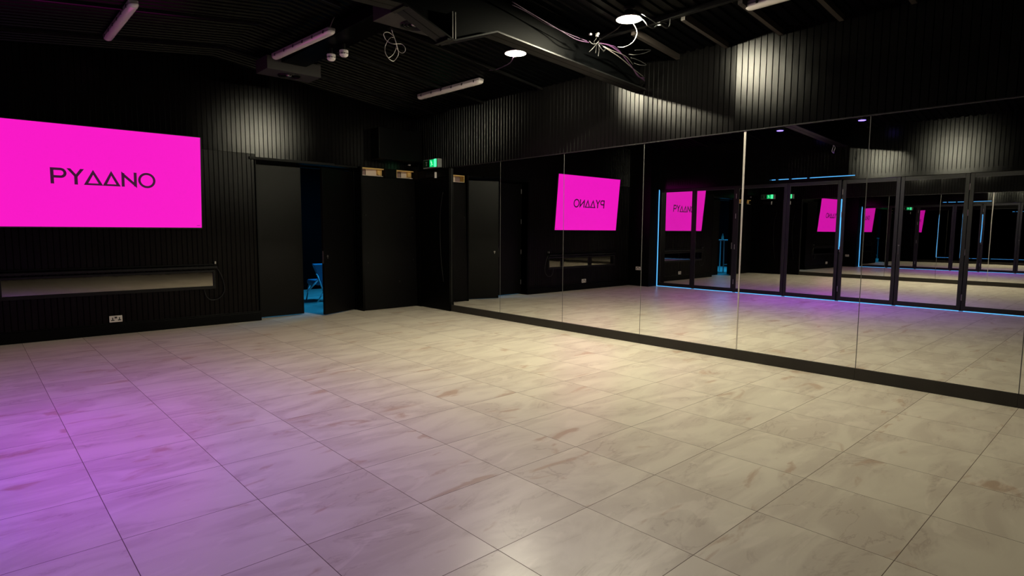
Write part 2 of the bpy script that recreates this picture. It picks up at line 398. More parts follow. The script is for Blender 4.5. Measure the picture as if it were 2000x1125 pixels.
# timber framed slots above it
def slot(x0, x1, label, split, blockx):
    e = empty('slot_frame', ((x0+x1)/2, 9.40, 2.322)); tag(e, label, 'frame', None)
    hw = (x1-x0)/2; h = 0.134
    a = MB(); a.box(-hw, hw, -0.12, 0.10, h-0.016, h); a.build('head_rail', M_WOOD, e)
    a = MB(); a.box(-hw, -hw+0.016, -0.12, 0.10, 0, h-0.016); a.build('side_rail', M_WOOD, e)
    a = MB(); a.box(hw-0.016, hw, -0.05, 0.10, 0, h-0.016); a.build('side_rail', M_WOOD, e)
    a = MB(); a.box(-hw+0.016, hw-0.016, -0.12, 0.10, 0.0, 0.008); a.build('sill_rail', M_BOARD, e)
    s_ = -hw + split*2*hw
    a = MB(); a.box(-hw+0.016, s_-0.002, 0.0, 0.012, 0.008, h-0.016); a.build('back_panel', M_BOARDDK, e)
    a = MB(); a.box(s_+0.002, hw-0.016, -0.02, -0.008, 0.008, h-0.016); a.build('back_panel', M_BOARD, e)
    a = MB(); a.box(blockx-0.03, blockx+0.03, -0.07, -0.021, 0.03, h-0.016); a.build('timber_block', M_WOOD, e)
slot(5.03, 5.48, 'pine-framed slot above the leaning board, nearest the open door', 0.34, 0.16)
slot(5.73, 6.09, 'pine-framed slot above the leaning board, nearest the exit sign', 0.45, 0.12)

# exit door on the mirror wall side of the corner
d3 = empty('door_3', (W-0.02, 8.68, 0)); struct(d3, 'flat black door in the corner under the exit sign')
mb = MB(); mb.box(-0.02, 0.02, -0.43, 0.43, 0.012, 2.30); bevel(mb.build('door_leaf', M_BLACK, d3), 0.003)
mb = MB(); mb.box(-0.03, 0.02, -0.462, -0.435, 0.0, 2.44); mb.box(-0.03, 0.02, 0.435, 0.468, 0.0, 2.44); mb.box(-0.03, 0.02, -0.435, 0.435, 2.305, 2.44)
mb.build('door_frame', M_BLACK, d3)
cl = empty('door_closer', (W-0.055, 8.72, 2.345)); tag(cl, 'small dark door closer under the green exit sign', 'door closer')
mb = MB(); mb.box(-0.035, 0.005, -0.14, 0.13, -0.035, 0.03); bevel(mb.build('body', M_STEEL, cl), 0.004)
mb = MB(); mb.box(-0.04, 0.0, -0.155, -0.142, -0.05, 0.05); mb.build('pivot', M_WHITE, cl)
mb = MB(); mb.box(-0.048, -0.038, -0.15, 0.10, 0.035, 0.047); mb.build('arm', M_STEEL, cl)
mb = MB(); mb.tube([(W-0.045, 8.40, 2.05), (W-0.06, 8.46, 1.72), (W-0.06, 8.47, 1.3), (W-0.06, 8.44, 0.85), (W-0.045, 8.40, 0.5)], 0.007)
tag(mb.build('hanging_cable', M_STEEL), 'thin dark cable bowed down the black corner door', 'cable')

# exit sign
ex = empty('exit_sign', (W-0.03, 8.72, 2.475)); tag(ex, 'green lit exit sign with running figure above the corner door', 'sign')
mb = MB(); mb.box(-0.055, 0.03, -0.235, 0.215, 0.0, 0.15); bevel(mb.build('housing', M_SIGNBOX, ex), 0.008)
mb = MB(); mb.box(-0.059, -0.055, 0.01, 0.195, 0.016, 0.138); mb.build('arrow_panel', M_GREENDK, ex)
mb = MB(); mb.box(-0.059, -0.055, -0.20, 0.008, 0.016, 0.138); pn = mb.build('figure_panel', M_GREEN, ex)
mb = MB(); mb.box(-0.061, -0.055, -0.19, -0.125, 0.010, 0.146); mb.build('bright_edge', M_GREENHOT, ex)
def flat(mb, pts, x=-0.061, t=0.002): mb.prism(pts, t, 0, x, x+t)
mb = MB()   # running figure (y, z)
flat(mb, [(-0.035+0.009*math.cos(a*math.pi/5), 0.118+0.010*math.sin(a*math.pi/5)) for a in range(10)])
for a, b2, wd in (((-0.04, 0.105), (-0.055, 0.068), 0.016), ((-0.042, 0.102), (-0.02, 0.088), 0.006), ((-0.042, 0.102), (-0.072, 0.092), 0.006), ((-0.055, 0.068), (-0.035, 0.048), 0.008), ((-0.035, 0.048), (-0.042, 0.026), 0.008), ((-0.055, 0.068), (-0.078, 0.052), 0.008), ((-0.078, 0.052), (-0.095, 0.056), 0.007)):
    dx, dz = b2[0]-a[0], b2[1]-a[1]; l_ = math.hypot(dx, dz); nx, nz = -dz/l_*wd/2, dx/l_*wd/2
    flat(mb, [(a[0]+nx, a[1]+nz), (b2[0]+nx, b2[1]+nz), (b2[0]-nx, b2[1]-nz), (a[0]-nx, a[1]-nz)])
mb.build('running_figure', M_PICTO, ex)
mb = MB(); flat(mb, [(0.13, 0.108), (0.075, 0.108), (0.075, 0.096), (0.13, 0.096)]); flat(mb, [(0.108, 0.096), (0.096, 0.096), (0.096, 0.04), (0.108, 0.04)]); flat(mb, [(0.125, 0.062), (0.102, 0.034), (0.079, 0.062)])
mb.build('arrow', M_PICTODK, ex)
mb = MB(); mb.box(-0.02, 0.02, -0.012, 0.012, -0.012, 0.012); sp = bevel(mb.build('sensor', M_WHITE), 0.004); sp.location = (5.98, D-0.05, 2.56)
mb2 = MB(); mb2.box(-0.006, 0.006, 0.0, 0.05, -0.006, 0.006); sp2 = mb2.build('bracket', M_CHROME, sp)
tag(sp, 'tiny white sensor high on the wall left of the exit sign', 'sensor')
mb = MB(); mb.box(5.24, 6.11, 9.02, D, 2.60, 3.12)
bevel(tag(mb.build('air_duct', M_BLACK), 'black boxed duct against the wall above the pine-framed slots', 'duct'), 0.006)

# ------------------------------------------------------------------ mirrors + kick boards
YJ = [8.215, 6.955, 5.63, 4.32, 3.05, 1.865, 0.675, -0.545, -1.765]
mlab = ['tall mirror nearest the exit door corner', 'second tall mirror from the exit door corner', 'tall mirror that shows the reversed screen name', 'tall mirror showing the first folding doors', 'tall mirror right of the bright grey joint strip', 'tall mirror near the right edge of the view', 'tall mirror cut by the right edge of the view', 'tall mirror beyond the right edge of the view']
for i in range(8):
    y1, y0 = YJ[i]-0.0022, YJ[i+1]+0.0022
    e = empty('mirror_panel', (W-0.004, (y0+y1)/2, 0.112)); tag(e, mlab[i] , 'mirror', 'wall mirrors along the right wall')
    hw = (y1-y0)/2
    g = MB(); g.box(0, 0.003, -hw+0.001, hw-0.001, 0.001, 2.338); g.build('glass', M_MIRROR, e)
    g = MB(); g.box(-0.001, 0.011, -hw-0.002, -hw+0.001, 0.0, 2.34); g.box(-0.001, 0.011, hw-0.001, hw+0.002, 0.0, 2.34); g.box(-0.001, 0.011, -hw, hw, 2.338, 2.3415)
    g.build('glass_edge', M_EDGE, e)
    k = MB(); k.box(W-0.022, W-0.002, y0-0.002, y1+0.002, 0.0, 0.110)
    struct(bevel(k.build('baseboard_right', M_KICK), 0.002), 'black kick board under the %s' % mlab[i])
js = MB(); js.prism([(3.05-0.005, 0.112), (3.05+0.005, 0.112), (3.05+0.012, 2.452), (3.05-0.012, 2.452)], 0, 0, W-0.0075, W-0.0055)
tag(js.build('joint_strip', M_STRIP), 'pale grey metal strip covering the widest mirror joint', 'strip')
ts = MB(); ts.box(W-0.02, W-0.001, B, 8.22, 2.4535, 2.4615)
struct(ts.build('trim_4', M_FRAME), 'thin black trim along the top of the mirrors')

# ------------------------------------------------------------------ mirrored folding doors on the left wall
DJ = [8.64, 7.66, 6.60, 5.47, 4.39, 3.37, 2.32, 1.26, 0.20]
st = 0.062
dl = ['mirrored folding door nearest the screen wall', 'second mirrored folding door from the screen wall', 'third mirrored folding door from the screen wall', 'fourth mirrored folding door, left of the bright gap', 'fifth mirrored folding door, right of the bright gap', 'sixth mirrored folding door from the screen wall', 'seventh mirrored folding door from the screen wall', 'last mirrored folding door beside the viewer']
hd = 0
for i in range(8):
    y1, y0 = DJ[i], DJ[i+1]
    y1 -= 0.003; y0 += 0.003
    if i == 4: y1 -= 0.016
    if i == 3: y0 += 0.004
    e = empty('door_%d' % (i+4), (L-0.03, (y0+y1)/2, 0)); struct(e, dl[i]); hw = (y1-y0)/2
    e.rotation_euler = (0, 0, math.radians((-0.42, -0.42, -0.9, 1.25, 0.8, 0.6, 0.1, 0)[i]))
    g = MB(); z0, z1 = 0.013, 2.435
    g.box(-0.02, 0.02, -hw, -hw+st, z0, z1); g.box(-0.02, 0.02, hw-st, hw, z0, z1)
    g.box(-0.02, 0.02, -hw+st, hw-st, z0, z0+0.085); g.box(-0.02, 0.02, -hw+st, hw-st, z1-0.07, z1)
    bevel(g.build('door_frame', M_FRAME, e), 0.003)
    g = MB(); g.box(-0.004, 0.010, -hw+st-0.004, hw-st+0.004, z0+0.083, z1-0.068); g.build('mirror_glass', M_DMIRROR, e)
    g = MB(); x_ = 0.0105
    g.box(x_, x_+0.003, -hw+st, hw-st, z1-0.074, z1-0.070); g.build('glazing_bead', M_EDGE, e)
    if i in (2, 4, 6):
        for z in (0.25, 1.05, 1.75, 2.2):
            h = MB(); h.lathe([(0.007, -0.055), (0.007, 0.055)], (0.026, hw-0.002, z), 8); h.build('hinge', M_CHROME, e)
    if i == 5:
        h = MB(); h.box(0.02, 0.032, hw-0.045, hw-0.018, 0.98, 1.16); h.build('handle', M_BLACKPL, e)
        h = MB(); h.box(0.032, 0.036, hw-0.042, hw-0.021, 1.15, 1.158); h.build('handle_cap', M_CHROME, e)
# unseen strips added to block outside light at the joints, except the glowing gaps
mb = MB()
for i in range(1, 8):
    if i == 4: mb.box(L-0.075, L-0.052, DJ[i]-0.03, DJ[i]+0.03, 0.0, 1.05); mb.box(L-0.075, L-0.052, DJ[i]-0.03, DJ[i]+0.03, 2.06, 2.44); continue
    mb.box(L-0.075, L-0.052, DJ[i]-0.03, DJ[i]+0.03, 0.0, 2.44)
mb.box(L-0.075, L-0.052, B, DJ[0]+0.03, 2.41, 2.46)
struct(mb.build('trim_5', M_FRAME), 'added black light-blocking strips behind the folding door joints')

# ------------------------------------------------------------------ the next room through the doorway
mb = MB(); mb.box(3.2, 3.3, 9.60, 13.5, 0, 3.0); mb.box(8.8, 8.9, 9.6, 13.5, 0, 3.0); mb.box(3.2, 8.9, 13.4, 13.5, 0, 3.0); mb.box(W+0.03, 8.9, 9.55, 9.6, 0, 3.0); mb.box(4.99, W+0.03, 9.601, 9.64, 0, 3.0)
struct(mb.build('wall_next_room', M_NEXTWALL), 'dark blue-lit walls of the room through the doorway')
mb = MB(); mb.box(3.2, 8.9, 9.56, 13.5, 3.0, 3.06)
struct(mb.build('ceiling', M_NEXTWALL), 'dark ceiling of the room through the doorway')
ch = empty('lounge_chair', (5.15, 10.85, 0)); tag(ch, 'blue upholstered chair with white angled legs through the doorway gap', 'chair')
mb = MB(); mb.add([(-0.35, -0.10, 0.745), (0.35, -0.10, 0.745), (0.13, -0.02, 0.30), (-0.13, -0.02, 0.30), (-0.35, -0.03, 0.755), (0.35, -0.03, 0.755), (0.13, 0.05, 0.32), (-0.13, 0.05, 0.32)],
   [(0, 1, 2, 3), (4, 7, 6, 5), (0, 4, 5, 1), (1, 5, 6, 2), (2, 6, 7, 3), (3, 7, 4, 0)])
bevel(mb.build('backrest', M_BLUEF, ch), 0.02, 3)
mb = MB(); mb.box(-0.22, 0.22, 0.02, 0.50, 0.33, 0.42); bevel(mb.build('seat', M_BLUEF, ch), 0.03, 3)
for sx in (-1, 1):
    mb = MB(); mb.tube([(sx*0.28, -0.13, 0.53), (sx*0.15, -0.10, 0.21)], 0.014, sub=1); mb.tube([(sx*0.15, -0.10, 0.21), (sx*0.26, -0.06, 0.014)], 0.014, sub=1)
    mb.tube([(sx*0.28, -0.13, 0.53), (sx*0.27, -0.07, 0.55)], 0.014, sub=1); mb.build('leg', M_CHLEG, ch)
    mb = MB(); mb.tube([(sx*0.20, 0.42, 0.35), (sx*0.24, 0.48, 0.014)], 0.014, sub=1); mb.build('leg', M_CHLEG, ch)
    mb = MB(); mb.tube([(sx*0.20, -0.02, 0.46), (sx*0.42, 0.02, 0.22)], 0.018, sub=1); mb.tube([(sx*0.42, 0.02, 0.22), (sx*0.22, 0.30, 0.33)], 0.014, sub=1); mb.build('brace', M_CHLEG, ch)
tb = empty('bar_table', (5.75, 10.22, 0)); tag(tb, 'tall pale table holding a bottle in the next room, seen reflected in the doors', 'table')
mb = MB(); mb.box(-0.32, 0.32, -0.25, 0.25, 1.08, 1.12); bevel(mb.build('table_top', M_TABLE, tb), 0.005)
for sx, sy in ((-1, -1), (1, -1), (-1, 1), (1, 1)):
    mb = MB(); mb.box(sx*0.28-0.015, sx*0.28+0.015, sy*0.21-0.015, sy*0.21+0.015, 0.0, 1.08); mb.build('leg', M_CHLEG, tb)
mb = MB(); mb.box(-0.28, 0.28, -0.215, -0.185, 0.25, 0.28); mb.build('stretcher', M_CHLEG, tb)
bo = MB(); bo.lathe([(0.035, 0), (0.037, 0.01), (0.037, 0.11), (0.02, 0.15), (0.014, 0.19), (0.014, 0.21)], (5.62, 10.15, 1.12), 16)
tag(bo.build('bottle', M_BOTTLE), 'small pale green bottle standing on the tall table', 'bottle')

# ================================================================== STEEL AND CEILING THINGS
bmE = empty('steel_beam', (2.73, 4.42, 3.2)); tag(bmE, 'deep dark steel roof beam with a v-shaped bracket at its middle', 'beam')
bot = [(L, 3.09), (2.78, 3.235), (3.28, 3.05), (3.78, 3.235), (W, 3.09)]
def rel(p): return (p[0]-2.73, p[1]-3.2)
top = [(W-0.005, roof(W)-0.02), (RX, roof(RX)-0.02), (L+0.005, roof(L)-0.02)]
web = MB()
segs = [(bot[0], bot[1]), (bot[1], bot[2]), (bot[2], bot[3]), (bot[3], bot[4])]
for a, b2 in segs:
    pts = [a, b2, (b2[0], roof(b2[0])-0.02), (a[0], roof(a[0])-0.02)]
    if a[0] < RX < b2[0]: pts = [a, b2, (b2[0], roof(b2[0])-0.02), (RX, roof(RX)-0.02), (a[0], roof(a[0])-0.02)]
    web.prism([rel(q) for q in pts], 0, 1, -0.006, 0.006)
web.build('web', M_WEB, bmE)
for a, b2 in segs:
    fm = MB(); t_ = 0.014
    fm.prism([rel(a), rel(b2), rel((b2[0], b2[1]+t_)), rel((a[0], a[1]+t_))], 0, 1, -0.095, 0.095)
    fm.build('bottom_flange', M_STEEL, bmE)
fm = MB()
for a, b2 in ((top[0], top[1]), (top[1], top[2])):
    fm.prism([rel(a), rel(b2), rel((b2[0], b2[1]-0.014)), rel((a[0], a[1]-0.014))], 0, 1, -0.095, 0.095)
fm.build('top_flange', M_DECK, bmE)
for dx in (-0.018, 0.012):
    sm_ = MB(); sm_.box(3.28+dx-2.73, 3.28+dx+0.008-2.73, -0.09, -0.006, 3.07-3.2, 3.30-3.2); sm_.build('stiffener', M_CHROME, bmE)
for x in (2.78, 3.22):
    sm_ = MB(); sm_.box(x-0.02-2.73, x+0.02-2.73, -0.10, 0.10, (3.215 if x < 3 else 3.045)-3.2, (3.235 if x < 3 else 3.06)-3.2); sm_.build('end_plate', M_STEEL, bmE)
# ceiling box running along the ridge
mb = MB(); mb.box(3.24, 3.58, 5.60, 8.06, 3.60, roof(3.53)-0.004)
bevel(tag(mb.build('ceiling_duct', M_DECK), 'long black box duct under the ridge carrying the smoke detectors', 'duct'), 0.004)
# eaves beam and joists on the mirror side
mb = MB(); mb.box(5.22, 5.27, B, 4.30, 3.47, roof(5.27)-0.001)
struct(mb.build('trim_6', M_STEEL), 'long dark eaves purlin parallel to the mirror wall')
for k, y in enumerate((3.89, 3.30, 2.72, 2.16, 1.58, 1.0)):
    mb = MB(); mb.prism([(5.28, roof(5.28)-0.075), (W-0.002, roof(W)-0.055), (W-0.002, roof(W)-0.003), (5.28, roof(5.28)-0.003)], 0, 1, y-0.022, y+0.022)
    struct(mb.build('trim_%d' % (7+k), M_JOIST), 'short timber joist number %d from the steel beam' % (k+1))
n_ = 13
for y in (6.08, 7.36, 8.62):
    for (xa, xb) in ((3.54, W-0.002), (L+0.002, 3.10)):
        mb = MB()
        xs = [xa] + ([RX] if xa < RX < xb else []) + [xb]
        for a, b2 in zip(xs, xs[1:]):
            mb.prism([(a, roof(a)-0.030), (b2, roof(b2)-0.030), (b2, roof(b2)-0.002), (a, roof(a)-0.002)], 0, 1, y-0.014, y+0.014)
        struct(mb.build('trim_%d' % n_, M_STEEL), 'thin steel batten across the ceiling deck, row %d' % n_); n_ += 1

# fluorescent battens
def batten_proto():
    e = empty('tube_light')
    n = 12
    b = MB(); b.box(-0.045, 0.045, -0.73, 0.73, -0.035, 0.0); bevel(b.build('housing', M_TUBEBODY, e), 0.01, 3)
    # rounded diffuser with dome ends
    d = MB(); prof = [(0.050*math.cos(a), -0.036-0.042*math.sin(a)) for a in [k*math.pi/n for k in range(n+1)]]
    ys = [(-0.745, 0.25), (-0.74, 0.62), (-0.722, 0.9), (-0.69, 1.0), (0.69, 1.0), (0.722, 0.9), (0.74, 0.62), (0.745, 0.25)]
    vs = [(x*s, y, -0.036+(z+0.036)*s) for (y, s) in ys for (x, z) in prof]; w_ = n+1
    fs = [(j*w_+k, j*w_+k+1, (j+1)*w_+k+1, (j+1)*w_+k) for j in range(len(ys)-1) for k in range(n)]
    fs += [(j*w_, (j+1)*w_, (j+1)*w_+n, j*w_+n) for j in range(len(ys)-1)]
    fs += [tuple(range(w_)), tuple(range((len(ys)-1)*w_, len(ys)*w_))]
    d.add(vs, fs, True); d.build('diffuser', M_TUBEDIFF, e)
    for y in (-0.62, -0.36, -0.12, 0.12, 0.36, 0.62):
        for sx in (-1, 1):
            c = MB(); c.box(sx*0.049-0.004, sx*0.049+0.004, y-0.010, y+0.010, -0.052, -0.022); c.build('clip', M_CLIP, e)
    return e
tp = batten_proto()
bl = [((1.38, 7.80, 3.655), 0.0, 'long tube light glowing magenta above the screen, top left'),
      ((3.11, 7.12, 3.63), 0.05, 'pinkish tube light beside the two smoke detectors'),
      ((5.38, 7.24, 3.49), 0.03, 'cream tube light left of the farther lit lamp'),
      ((5.42, 1.985, 3.484), 0.0, 'pale tube light end at the top edge above the mirrors')]
for i, (loc, rz, lab) in enumerate(bl):
    e = tp if i == 0 else copy_tree(tp)
    e.location = loc; e.rotation_euler = (0, (math.atan(SL) if loc[0] > 5 else (-math.atan(SL) if loc[0] < 2 else 0)), rz); tag(e, lab, 'light', 'tube lights under the ceiling')

# smoke detectors
def smoke_proto():
    e = empty('smoke_detector')
    b = MB(); b.lathe([(0.050, 0.0), (0.052, -0.004), (0.052, -0.022), (0.048, -0.026)], n=28); b.build('base', M_WHITE, e)
    b = MB(); b.lathe([(0.046, -0.026), (0.052, -0.032), (0.052, -0.046), (0.046, -0.062), (0.032, -0.074), (0.0005, -0.078)], n=28); b.build('head', M_WHITE, e)
    for k in range(10):
        a = 2*math.pi*k/10; s_ = MB(); s_.box(0.0505, 0.0535, -0.010, 0.010, -0.046, -0.038, Matrix.Rotation(a, 4, 'Z')); s_.build('vent_slot', M_HOLE, e)
    return e
sp_ = smoke_proto()
for i, (loc, lab) in enumerate((((3.44, 7.02, 3.525), 'white smoke detector under the ridge duct, left of the pair'), ((3.475, 6.76, 3.525), 'white smoke detector under the ridge duct, right of the pair'))):
    e = sp_ if i == 0 else copy_tree(sp_)
    e.location = loc; tag(e, lab, 'smoke detector', 'pair of smoke detectors')
for e in [q for q in bpy.data.objects if q.name.startswith('smoke_detector')]:
    b = MB(); b.lathe([(0.02, 0.0), (0.02, 0.075)], n=12); b.build('mount', M_STEEL, e)

# diffuser boxes
def box_proto():
    e = empty('air_diffuser'); b = MB(); b.box(-0.37, 0.37, -0.20, 0.20, 0.0, 0.17); bevel(b.build('box', M_BOX, e), 0.004)
    b = MB(); 
    for r0, r1, z in ((0.150, 0.138, -0.012), (0.118, 0.108, -0.010), (0.085, 0.075, -0.008)):
        b.lathe([(r0, 0.0), (r0, z), (r1, z), (r1, 0.0)], n=36)
    b.build('round_grille', M_STEEL, e)
    b = MB(); b.lathe([(0.0005, -0.016), (0.03, -0.012), (0.04, 0.0)], n=20); b.build('hub', M_CHROME, e)
    for k in range(3):
        s_ = MB(); s_.box(0.03, 0.145, -0.005, 0.005, -0.010, -0.004, Matrix.Rotation(k*2*math.pi/3+0.4, 4, 'Z')); s_.build('spoke', M_STEEL, e)
    return e
bp = box_proto(); bp.location = (3.56, 5.37, 3.50); tag(bp, 'grey ceiling diffuser box with round grille beside the steel bracket', 'diffuser', 'ceiling diffuser boxes')
b2_ = copy_tree(bp); b2_.location = (3.43, 8.28, 3.50); tag(b2_, 'dark ceiling diffuser box with round grille over the doorway', 'diffuser', 'ceiling diffuser boxes')

# lit lamps
def lamp_proto():
    e = empty('ceiling_lamp')
    b = MB(); b.lathe([(0.055, 0.030), (0.115, 0.012), (0.127, 0.002), (0.127, -0.004), (0.122, -0.004), (0.112, 0.006), (0.05, 0.016), (0.03, 0.018)], n=36); b.build('reflector', M_REFL, e)
    b = MB(); b.lathe([(0.040, 0.012), (0.052, 0.006), (0.050, -0.006), (0.040, -0.013), (0.022, -0.018), (0.001, -0.020)], n=20); b.build('bulb', M_BULB, e)
    b = MB(); b.lathe([(0.045, 0.025), (0.045, 0.08), (0.02, 0.085)], n=20); b.build('lamp_holder', M_BLACKPL, e)
    b = MB(); b.lathe([(0.008, 0.08), (0.008, 0.10)], n=10); b.build('stem', M_BLACKPL, e)
    b = MB(); b.lathe([(0.05, 0.095), (0.05, 0.11)], n=20); b.build('canopy', M_BLACKPL, e)
    return e
lp = lamp_proto(); lp.location = (4.86, 5.24, 3.45); tag(lp, 'lit ceiling lamp behind the steel beam, the lower left of two', 'lamp', 'lit ceiling lamps')
lq = copy_tree(lp); lq.location = (4.90, 3.66, 3.45); tag(lq, 'lit ceiling lamp in front of the steel beam, the upper right of two', 'lamp', 'lit ceiling lamps')
def led_proto():
    e = empty('led_spotlight')
    b = MB(); b.lathe([(0.075, 0.0), (0.078, 0.015), (0.07, 0.06), (0.03, 0.07)], n=28); b.build('can', M_BLACKPL, e)
    b = MB(); b.lathe([(0.062, -0.001), (0.06, -0.008), (0.001, -0.012)], n=28); b.build('lens', M_LED, e)
    b = MB(); b.box(-0.012, 0.012, -0.012, 0.012, 0.068, 0.100); b.build('stem', M_BLACKPL, e)
    return e
le = led_proto(); le.location = (0.23, 3.80, 3.41); tag(le, 'violet lit spotlight hung near the folding doors, seen in the mirror, nearer one', 'spotlight', 'violet spotlights')
lf = copy_tree(le); lf.location = (0.16, 5.30, 3.41); tag(lf, 'violet lit spotlight hung near the folding doors, seen in the mirror, farther one', 'spotlight', 'violet spotlights')

# ------------------------------------------------------------------ cables
def cable(name, pts, rad, mt, lab, grp=None):
    b = MB(); b.tube(pts, rad); o = b.build(name, mt); tag(o, lab, 'cable', grp); return o
RR = r; UU = u
def pix(px, py, y=None, x=None, z=None):
    d = f + r*((px-1000)/1160.14) - u*((py-562.5)/1160.14)
    if y is not None: t = y/d.y
    elif x is not None: t = x/d.x
    else: t = (z-1.395)/d.z
    q = d*t; return (q.x, q.y, q.z+1.395)
def loop3(pts2, depth_y, wob=0.02):
    return [pix(a, b2, y=depth_y + wob*math.sin(i*1.7)) for i, (a, b2) in enumerate(pts2)]
cable('cable_coil', loop3([(764, 58), (769, 70), (775, 88), (778, 105), (773, 115), (768, 119.5), (760, 115), (753, 104), (752, 92), (757, 80), (764, 73), (768, 73.5)], 5.62, 0.015) , 0.0032, M_COIL, 'looped pale cable hanging under the grey diffuser box')
cable('cable_coil', loop3([(765, 58), (768, 68), (772, 80), (775.5, 92), (778, 99), (785, 103.5), (791, 100), (791, 93), (786, 87), (779, 85.5), (770, 86), (762, 84), (754, 78), (749.5, 69), (751, 64), (758, 63), (766, 68), (771, 77), (774, 90), (770, 103), (764, 110), (758, 113)], 5.60, 0.015), 0.0032, M_COIL, 'knotted pale cable tangled around the looped one under the diffuser')
mb = MB(); mb.lathe([(0.045, 0.0), (0.05, -0.01), (0.04, -0.018)], n=18)
for (px, py) in (): pass
cable('coiled_cable', [(0.06+0.055*math.cos(a*0.7)*(1+0.08*math.sin(a)), 4.315-0.01*math.sin(a*2.1), 2.96+0.075*math.sin(a*0.7)) for a in range(0, 22)], 0.004, M_COIL, 'small pale coiled cable hung on the beam near the folding doors')
# purple cables along the beam web
cable('purple_cable', [pix(1000, 3, y=4.25), pix(1046, 31, y=4.26), pix(1095, 60, y=4.25), pix(1125, 77, y=4.22), pix(1150, 83, y=4.2)], 0.0045, M_CABP, 'purple cable clipped along the steel beam, upper one', 'purple cables on the beam')
cable('purple_cable', [pix(1000, 9, y=4.27), pix(1030, 24, y=4.27), pix(1066, 46, y=4.28), pix(1110, 66, y=4.25), pix(1146, 80, y=4.2)], 0.004, M_CABP, 'purple cable clipped along the steel beam, lower one', 'purple cables on the beam')
for k, (mid, col) in enumerate((((1205, 95), M_CABP), ((1212, 104), M_CABP), ((1218, 110), M_CABP))):
    cable('purple_cable', [pix(1170, 84, y=4.15), pix(1190+k, 88+k, y=4.12), pix(mid[0], mid[1], y=4.15), pix(1232+k*2, 128+k*3, y=4.2), pix(1246+k*2, 149+k, y=4.24), pix(1259, 152+k*3, y=4.28)], 0.005, col, ('purple cable drooping from the knot to the mirror wall, %s' % ('topmost', 'middle', 'lowest')[k]), 'purple cables drooping to the wall')
cable('grey_cable', [pix(1178, 91, y=4.05), pix(1210, 112, y=4.1), pix(1235, 133, y=4.2), pix(1257, 150, y=4.28)], 0.0045, M_CABW, 'pale straight cable running from the knot to the mirror wall')
cable('grey_cable', [pix(1180, 91, y=4.05), pix(1196, 99, y=4.08), pix(1222, 110, y=4.15), pix(1236, 126, y=4.22)], 0.004, M_CABW, 'pale sagging cable between the knot and the purple cables')
cable('white_flex', [pix(1206, 92, y=3.6), pix(1218, 92.5, y=3.6), pix(1232, 86, y=3.55), pix(1241, 75, y=3.62), pix(1244, 60, y=3.64), (4.93, 3.65, 3.44), (4.93, 3.65, 3.50)], 0.0045, M_CABW, 'white flex curving down below the nearer lit lamp')
cable('grey_cable', [(4.95, 3.62, 3.50), pix(1258, 40, y=3.5), pix(1266, 50, y=3.45), pix(1276, 54.5, y=3.45), pix(1284, 50, y=3.45), pix(1292, 49, y=3.4), pix(1301, 54, y=3.4), pix(1308, 50, y=3.4), (5.25, 3.42, 3.53)], 0.007, M_CABG, 'grey flex curling right of the nearer lit lamp')
cable('grey_cable', [(4.95, 3.60, 3.52), pix(1262, 32, y=3.4), pix(1273, 39, y=3.4), pix(1282, 45, y=3.4), pix(1292, 43, y=3.35), pix(1302, 46, y=3.35)], 0.005, M_CABG, 'thinner grey flex above the curling one by the nearer lamp')
cable('grey_cable', [pix(1168, 80, y=3.9), pix(1183, 70, y=3.75), pix(1200, 60, y=3.6), pix(1212, 50, y=3.5)], 0.0045, M_CABG, 'grey cable rising from the knot to the nearer lit lamp')
cable('grey_cable', [pix(1240, 98, y=3.9), pix(1256, 97.5, y=3.9), pix(1271, 98, y=3.9), pix(1258, 104, y=3.92), pix(1240, 107, y=3.95), pix(1228, 106, y=4.0)], 0.0035, M_CABG, 'thin folded cable end sticking out toward the mirror wall')
cable('grey_cable', [pix(1232, 113, y=3.98), pix(1248, 118, y=3.98), pix(1262, 127, y=3.98), pix(1250, 127, y=4.0), pix(1238, 123, y=4.05)], 0.004, M_CABG, 'thin drooping cable end below the folded one')
kn = [[(1163, 66), (1165, 74), (1160, 82), (1164, 88), (1168, 80)], [(1150, 80), (1158, 86), (1166, 84), (1172, 76)], [(1165, 86), (1158, 94), (1150, 102)], [(1165, 86), (1164, 96), (1163, 104)], [(1168, 86), (1170, 97), (1168, 110)], [(1169, 86), (1174, 95), (1180, 100)], [(1168, 84), (1178, 90), (1182, 96), (1178, 101)]]
kt = empty('cable_knot', pix(1165, 84, y=4.1)); tag(kt, 'knot of cut dark cable ends hanging from the beam beside the nearer lamp', 'cable knot')
base = Vector(kt.location)
for i, pl in enumerate(kn):
    b = MB(); b.tube([Vector(pix(a, c, y=4.1+0.03*math.sin(i*2+j))) - base for j, (a, c) in enumerate(pl)], 0.004); b.build('cable_end', M_CABG, kt)
for i, (a, c) in enumerate(((1153, 67), (1166, 70), (1168, 66))):
    q = Vector(pix(a, c, y=4.1)) - base; b = MB(); b.box(q.x-0.012, q.x+0.012, q.y-0.01, q.y+0.01, q.z-0.008, q.z+0.008); b.build('connector', M_WHITE, kt)
